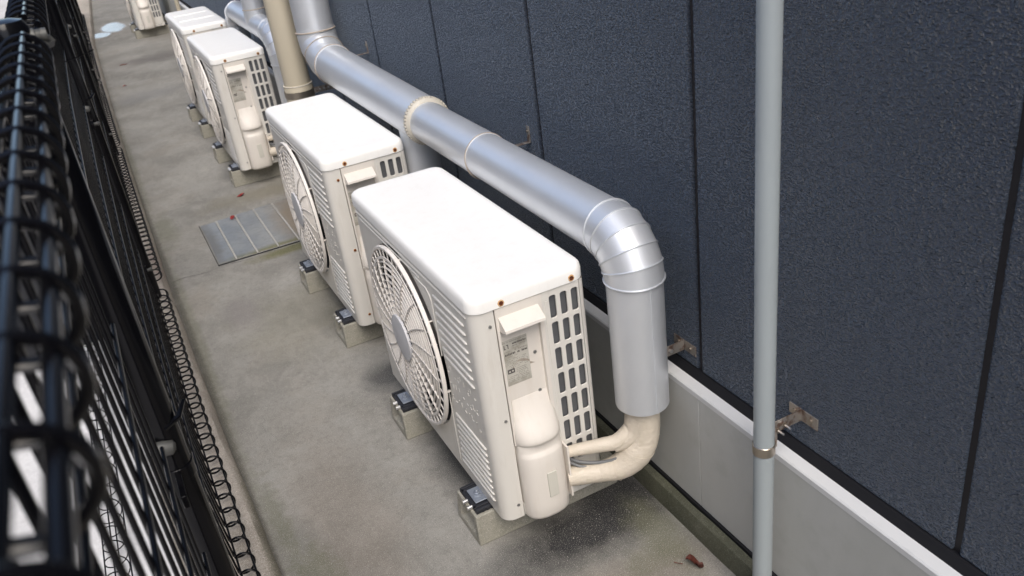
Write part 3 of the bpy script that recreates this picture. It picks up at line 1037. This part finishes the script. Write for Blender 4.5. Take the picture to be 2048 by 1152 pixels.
# far third set, by the farthest unit
# ---------------------------------------------------------------- taped refrigerant pipes
def taped(ox, oy, label):
    t = empty('taped_pipe', (ox, oy, 0))
    tag(t, label, 'taped pipe', 'beige taped refrigerant pipes between units and ducts')
    X = dx - ox
    def S(p): return Vector(p)
    # smooth curve helper
    def cr(ps, n=8):
        ps = [Vector(p) for p in ps]; out = []
        ps = [ps[0] * 2 - ps[1]] + ps + [ps[-1] * 2 - ps[-2]]
        for i in range(1, len(ps) - 2):
            for k in range(n):
                u_ = k / n
                p0, p1, p2, p3 = ps[i - 1:i + 3]
                out.append(.5 * ((2 * p1) + (-p0 + p2) * u_ + (2 * p0 - 5 * p1 + 4 * p2 - p3) * u_ ** 2 + (-p0 + 3 * p1 - 3 * p2 + p3) * u_ ** 3))
        out.append(ps[-2])
        return out
    main = cr([(.172, -.012, .162), (.205, -.030, .165), (.245, -.052, .170), (.285, -.070, .182), (.318, -.080, .215), (X - .004, -.082, .262), (X, -.082, .362)])
    n = len(main)
    rad = []
    for i in range(n):
        u_ = i / (n - 1)
        r = .0240 + (.0385 - .0240) * min(1, max(0, (u_ - .30) / .35))
        r += .0003 * math.sin(i * 2.1)
        rad.append(r)
    bm = bmesh.new(); tube(bm, main, rad, 32)
    # overlap edges of the winding
    link('wrapped_bundle', bm, M_TAPE, t)
    bm = bmesh.new(); tube(bm, cr([(.268, -.062, .238), (.292, -.070, .250), (X - .022, -.078, .275), (X - .006, -.081, .315)]), [.0150 + .0195 * min(1, i / 22) for i in range(25)], 24)
    link('wrapped_fork', bm, M_TAPE, t)
    thin = cr([(.172, -.010, .232), (.205, -.026, .237), (.245, -.050, .245), (.280, -.068, .253), (.318, -.078, .285)])
    bm = bmesh.new(); tube(bm, thin, [.0130 + .0002 * math.sin(i * 1.9) + .00022 * i for i in range(len(thin))], 20)
    link('wrapped_thin_pipe', bm, M_TAPE, t)
    # tape edges
    bm = bmesh.new()
    rs = random.Random(5)
    for pts_, rr, idx in ((main, rad, (8, 10, 12, 13, 22, 34)), (thin, [.0136] * len(thin), (4, 7, 10, 14, 18, 23, 27))):
        fr = frames(pts_)
        for i in idx:
            if i >= len(pts_): continue
            tt, uu, vv = fr[i]
            nn = (tt + uu * rs.uniform(-.35, .35) + vv * rs.uniform(-.3, .3)).normalized()
            a_ = nn.orthogonal().normalized(); b_ = nn.cross(a_)
            cp = []
            for k in range(24):
                d_ = a_ * math.cos(2 * PI * k / 24) + b_ * math.sin(2 * PI * k / 24)
                perp = (d_ - tt * d_.dot(tt)).length
                cp.append(pts_[i] + d_ * (rr[i] + .0001) / max(.5, perp))
            tube(bm, cp, .0005, 6, closed=True)
    link('tape_edge', bm, M_TAPE, t)
    cab = cr([(.172, -.008, .205), (.200, -.028, .188), (.240, -.055, .186), (.275, -.080, .200), (.305, -.098, .235)])
    bm = bmesh.new(); tube(bm, cab, .0036, 10)
    link('cable', bm, M_CABLE, t)
    bm = bmesh.new(); tube(bm, [p + Vector((0, .006, .010)) for p in cab], .0042, 10)
    link('cable', bm, M_CABLE, t)
    return t
taped(0, 0, 'beige taped pipe curving from the nearest air conditioner up into the silver duct')
taped(0.008, 1.23, 'beige taped pipe of the air conditioner with rusty corner screws')
taped(0.005, 3.134, 'beige taped pipe at the side of the air conditioner beyond the drain cover')
taped(0.020, 4.28, 'beige taped pipe of the air conditioner with the ribbed lid')
# screws on the base rail of the nearest unit
# ---------------------------------------------------------------- beige pipe with clamp
bp = empty('beige_pipe', (.262, 2.445, 0))
tag(bp, 'thick beige vertical pipe standing beyond the second air conditioner', 'pipe')
bm = bmesh.new(); tube(bm, [(0, 0, 0.0), (0, 0, 3.2)], .0585, 40); link('pipe_body', bm, M_BEIGE, bp)
bm = bmesh.new(); tube(bm, [(0, 0, .30), (0, 0, .304), (0, 0, .626), (0, 0, .632)], [.0585, .0625, .0640, .0610], 40); link('socket', bm, M_BEIGE, bp)
bm = bmesh.new(); torus(bm, (0, 0, .630), (0, 0, 1), .0625, .0030); link('socket_rim', bm, M_FLANGE, bp)
bk = empty('pipe_clamp', (.262, 2.445, .592))
tag(bk, 'dark steel clamp holding the thick beige pipe to the wall', 'pipe clamp', 'steel pipe brackets on the wall')
bm = bmesh.new(); tube(bm, [(0, 0, -.013), (0, 0, .013)], .0665, 40, caps=False)
tube(bm, [(0, 0, .013), (0, 0, -.013)], .0645, 40, caps=False); link('ring_band', bm, M_BRASS, bk)
bm = bmesh.new(); box(bm, .060, .198, -.030, -.026, -.013, .013); link('arm', bm, M_BRK, bk)
bm = bmesh.new(); box(bm, .1945, .1975, -.06, .01, -.013, .013); link('wall_plate', bm, M_BRK, bk)
for x in (.085, .105, .125):
    bm = bmesh.new(); cyl(bm, (x, -.036, 0), (x, -.018, 0), .004, 10); link('bolt', bm, M_ZINC, bk)

# ---------------------------------------------------------------- grey downpipe with bracket
wp = empty('downpipe', (.370, -.447, 0))
tag(wp, 'slim pale grey plastic downpipe standing in front of the dark wall on the right', 'downpipe')
bm = bmesh.new(); tube(bm, [(0, 0, 0), (0, 0, 3.4)], .0192, 36); link('pipe_body', bm, M_WPIPE, wp)
pb = empty('pipe_bracket', (.370, -.447, .440))
tag(pb, 'steel bracket with two bolts clamping the slim grey downpipe to the wall', 'pipe bracket', 'steel pipe brackets on the wall')
bm = bmesh.new()
tube(bm, [(0, 0, -.011), (0, 0, -.010), (0, 0, .010), (0, 0, .011)], [.0200, .0212, .0212, .0200], 32)
link('ring_band', bm, M_BRASS, pb)
bm = bmesh.new(); box(bm, .012, .0885, -.0030, -.0008, .024, .050); link('arm', bm, M_BRK, pb, bev=.0006)
bm = bmesh.new(); box(bm, .012, .030, -.0030, -.0008, -.010, .024); link('arm_foot', bm, M_BRK, pb, bev=.0006)
bm = bmesh.new(); box(bm, .0875, .0898, -.044, -.0032, .024, .050); box(bm, .0875, .0898, -.0005, .030, .026, .050); link('wall_plate', bm, M_BRK, pb, bev=.0006)
for (x, z) in ((.030, .028), (.046, .034)):
    bm = bmesh.new(); cyl(bm, (x, -.019, z), (x, .004, z), .0022, 10); link('bolt', bm, M_ZINC, pb)
    bm = bmesh.new(); cyl(bm, (x, -.0072, z), (x, -.003, z), .0048, 6); link('nut', bm, M_BRASS, pb)
for yy in (-.026, .016):
    bm = bmesh.new(); cyl(bm, (.0840, yy, .037), (.0875, yy, .037), .0052, 12); link('screw', bm, M_BRASS, pb)

# bracket of the near duct
db = empty('duct_bracket', (.46, -.085, .452))
tag(db, 'small steel bracket fixing the vertical end of the nearest duct to the wall', 'pipe bracket', 'steel pipe brackets on the wall')
bm = bmesh.new(); box(bm, -.062, -.0022, -.0030, -.0008, -.013, .013); link('arm', bm, M_BRK, db, bev=.0006)
bm = bmesh.new(); box(bm, -.0022, -.0002, -.044, -.0032, -.013, .013); box(bm, -.0022, -.0002, -.0005, .036, -.013, .013); link('wall_plate', bm, M_BRK, db, bev=.0006)
for yy in (-.024, .018):
    bm = bmesh.new(); cyl(bm, (-.006, yy, 0), (-.0022, yy, 0), .0045, 12); link('screw', bm, M_BRASS, db)
bm = bmesh.new(); cyl(bm, (-.040, -.008, 0), (-.040, -.003, 0), .0048, 6); link('bolt', bm, M_ZINC, db)
# wall hooks of the horizontal duct
for (y, z, lab) in ((.578, .785, 'small rusty bracket on the wall above the joint of the near duct'), (1.93, .822, 'small rusty bracket on the wall near the bend of the near duct')):
    hb = empty('duct_bracket', (.46, y, z))
    tag(hb, lab, 'pipe bracket', 'steel pipe brackets on the wall')
    bm = bmesh.new(); box(bm, -.0025, -.0002, -.007, .009, -.022, .024); link('wall_plate', bm, M_BRK, hb, bev=.0006)
    bm = bmesh.new(); box(bm, -.062, -.0027, -.007, .007, -.0215, -.019); link('arm', bm, M_BRK, hb, bev=.0006)
    bm = bmesh.new(); cyl(bm, (-.0065, .001, .010), (-.0025, .001, .010), .0035, 10); link('screw', bm, M_BRASS, hb)

# far beige downpipe on the foundation
fp_ = empty('downpipe', (.385, 7.75, 0))
tag(fp_, 'thin beige downpipe at the far end of the wall beside the farthest air conditioner', 'downpipe')
bm = bmesh.new(); tube(bm, [(0, 0, 0), (0, 0, 3.2)], .021, 20); link('pipe_body', bm, M_BEIGE, fp_)

# ================================================================ BLACK MESH FENCE
fe = empty('mesh_fence', (-.597, 0, 0))
tag(fe, 'glossy black wire mesh fence with looped edges along the kerb', 'fence')
def fdx(y):
    KF = [(-5, 0), (1.0, 0), (1.85, .008), (3.5, .018), (4.5, .03), (6.3, .048), (9, .09), (13, .17), (17, .26)]
    for (a, xa), (b, xb) in zip(KF, KF[1:]):
        if y <= b: return xa + (xb - xa) * (y - a) / (b - a)
    return .26
POST = [-2.60, -0.325, 1.95, 4.22, 6.5, 8.78, 11.06]
def wire_panel(ya, yb):
    bm = bmesh.new()
    n = int((yb - ya) / .0618)
    near = ya < 2.5
    ks = 18 if near else 8
    for k in range(n + 1):
        y = ya + (yb - ya) * (k + .5) / (n + 1)
        X = fdx(y)
        pts = []
        for i in range(ks + 3):                       # bottom loop, slightly helical
            a = R(130 - (130 + 182) * i / (ks + 2) - 0)
            pass
        bot = []
        for i in range(ks + 3):
            t = i / (ks + 2)
            a = R(150 - 320 * t)
            bot.append((X + .034 + .0205 * math.cos(a), y + .034 * (1 - t), .100 + .0205 * math.sin(a)))
        top = []
        for i in range(ks + 3):
            t = i / (ks + 2)
            a = R(180 - 320 * t)
            top.append((X + .0225 + .0225 * math.cos(a), y + .018 * t, 1.372 + .0225 * math.sin(a)))
        pts = bot + [(X + .010, y, .15)] + [(X, y, z) for z in ( .30, .60, .90, 1.20)] + top
        tube(bm, pts, [.0030] * len(bot) + [.0028] * 5 + [.0032] * len(top), 6)
    hz = [1.238, 1.052, .864, .676, .488, .300]
    ny = max(2, int((yb - ya) / .4))
    ys = [ya + (yb - ya) * i / ny for i in range(ny + 1)]
    for z in hz:
        tube(bm, [(fdx(y) + .0042, y, z) for y in ys], .0029, 8)
    for (ox, z) in ((.038, 1.382), (.027, 1.392), (.006, 1.372), (.018, .104), (.0505, .108), (.004, .150)):
        tube(bm, [(fdx(y) + ox, y, z) for y in ys], .0040 if z > 1.3 else .0027, 8)
    return link('wire_panel', bm, M_FENCE, fe, auto=60)
for a, b in zip(POST, POST[1:]):
    wire_panel(a + .085, b - .07)
for i, y in enumerate(POST):
    X = fdx(y)
    bm = bmesh.new()
    tube(bm, [(X + .009, y, -.01), (X + .009, y, 1.382)], .0215, 28)
    p = link('post', bm, M_FENCE, fe)
    bm = bmesh.new()
    tube(bm, [(X + .009, y, 1.372), (X + .009, y, 1.392), (X + .009, y, 1.400), (X + .009, y, 1.403)], [.0235, .0235, .019, .008], 28)
    link('post_cap', bm, M_FENCE, p)
    for z in (1.318, .78, .20):
        bm = bmesh.new()
        tube(bm, [(X + .009, y, z - .011), (X + .009, y, z + .011)], .0232, 24, caps=True)
        box(bm, X + .004, X + .012, y - .085, y + .085, z - .010, z + .010)
        cl = link('clamp', bm, M_FENCE, p, bev=.001)
        for s in ((-.045, .045) if i != 1 else ()):
            bm = bmesh.new()
            tube(bm, [(X + .012, y + s, z), (X + .022, y + s, z), (X + .0225, y + s, z), (X + .028, y + s, z), (X + .031, y + s, z)], [.006, .006, .0075, .007, .005], 10)
            link('clip_bolt', bm, M_CLIP, cl)
    zb = 1.369 - (.03 * (i > 1))
    for dz, q in ((.011, 1), (-.010, 0)):
        bm = bmesh.new()
        x0 = X + .022 + .008 * q
        tube(bm, [(x0, y, zb + dz), (x0 + .005, y, zb + dz), (x0 + .005, y, zb + dz), (x0 + .012, y, zb + dz), (x0 + .012, y, zb + dz), (x0 + .017, y, zb + dz)], [.009, .009, .0065, .0065, .0075, .007], 12)
        for m in range(3):
            torus(bm, (x0 + .006 + .0022 * m, y, zb + dz), (1, 0, 0), .0068, .0006, 12)
        link('bolt', bm, M_CLIP, p)
    bm = bmesh.new()
    tube(bm, [(X + .030, y - .012, zb), (X + .046, y + .012, zb + .002)], .0075, 6)
    link('bolt', bm, M_CLIP, p)
    bm = bmesh.new()
    tube(bm, [(X - .014, y - .022, .835), (X + .002, y - .022, .833), (X + .014, y - .022, .830), (X + .018, y - .022, .829)], [.009, .0115, .0105, .005], 12)
    link('clip', bm, M_CLIP, p)
    bm = bmesh.new()
    tube(bm, [(X + .012, y - .02, .86), (X + .034, y - .01, .865), (X + .046, y + .02, .87)], [.004, .0045, .003], 8)
    link('hook', bm, M_FENCE, p)
bm = bmesh.new()
tube(bm, [(.034, .40, 1.235), (.060, .42, 1.236), (.092, .445, 1.240)], .0012, 5)
link('cable_tie', bm, M_FENCE, fe)

# low wire loop edging on the neighbouring side
bm = bmesh.new()
pts = []
for k in range(0, 900):
    a = k * 2 * PI / 18
    pts.append((.028 * math.cos(a), -1.2 + k * .0034, .05 + .028 * math.sin(a)))
tube(bm, pts, .0017, 5)
for (x, z) in ((.03, .05), (-.028, .05), (0, .08), (0, .02)):
    tube(bm, [(x, -1.2, z), (x, 1.86, z)], .002, 6)
tag(link('wire_edging', bm, M_FENCE, loc=(-.845, 0, .004)), 'low coiled black wire edging lying on the pale ground beyond the fence', 'wire edging')

# ================================================================ SMALL THINGS
def leaf_mesh(sz, seed, curl=.5):
    rs = random.Random(seed)
    bm = bmesh.new()
    n = 7; g = []
    for i in range(n + 1):
        t = i / n
        wdt = sz * .32 * math.sin(PI * min(1, t * .95 + .03)) ** .8
        row = []
        for j in range(5):
            s = (j - 2) / 2
            row.append(bm.verts.new((sz * (t - .5), s * wdt, sz * curl * (.10 + .5 * s * s * wdt / sz + .22 * math.sin(t * PI * 1.3 + seed)) + rs.uniform(0, .05) * sz)))
        g.append(row)
    for i in range(n):
        for j in range(4): bm.faces.new((g[i][j], g[i][j + 1], g[i + 1][j + 1], g[i + 1][j]))
    r = bmesh.ops.solidify(bm, geom=list(bm.faces), thickness=.0005)
    mz = min(v.co.z for v in bm.verts)
    for v in bm.verts: v.co.z -= mz
    return bm
le = empty('dead_leaf', (.331, -.268, .001), R(-35))
tag(le, 'shrivelled reddish brown dead leaf lying on the concrete near the wall at the bottom', 'leaf', 'fallen leaves on the path')
link('blade', leaf_mesh(.036, 1, 1.4), M_LEAF, le)
o = link('blade', leaf_mesh(.028, 2, 1.6), M_LEAF, le); o.location = (.012, -.010, .003); o.rotation_euler = (0, .2, 1.1)
bm = bmesh.new(); tube(bm, [(-.024, 0, .006), (-.036, .004, .004), (-.044, .009, .002)], .0009, 5); link('stalk', bm, M_LEAF, le)
for i, (x, y, sz, rz, lab) in enumerate(((-.045, 3.04, .042, .1, 'small red leaf on the path in front of the middle air conditioner'),
                                        (-.144, 2.735, .035, .9, 'small red leaf lying on the edge of the grey drain cover'),
                                        (-.33, 6.55, .035, .4, 'tiny red leaf on the path far beyond the drain cover'))):
    o = link('red_leaf', leaf_mesh(sz, 10 + i, .5), M_REDLEAF, loc=(x, y, .007 if i == 1 else .001))
    o.rotation_euler.z = rz
    tag(o, lab, 'leaf', 'fallen leaves on the path')
bm = bmesh.new(); tube(bm, [(-.035, 0, .004), (0, .006, .006), (.035, -.004, .004)], [.003, .005, .003], 6)
o = link('dead_leaf', bm, M_LEAF, loc=(-.26, 7.55, 0)); tag(o, 'dark curled leaf lying alone on the path far from the camera', 'leaf', 'fallen leaves on the path')
# grit scattered on the stain (nobody could count it)
bm = bmesh.new()
rs = random.Random(21)
for k in range(240):
    if k < 130: x, y = rs.gauss(.22, .09), rs.gauss(-.03, .06)
    else: x, y = rs.uniform(-.48, .38), rs.uniform(-.45, 2.1)
    if x > .385 or (x > -.07 and .05 < y < .85 and y > 0.05): continue
    s = rs.uniform(.0004, .0011) * (1.8 if rs.random() < .06 else 1)
    bmesh.ops.create_icosphere(bm, subdivisions=1, radius=s, matrix=Matrix.Translation((x, y, s * .5)))
tag(link('grit', bm, M_GRIT, smooth=False), 'pale specks of grit scattered on the stained concrete', 'grit', kind='stuff')
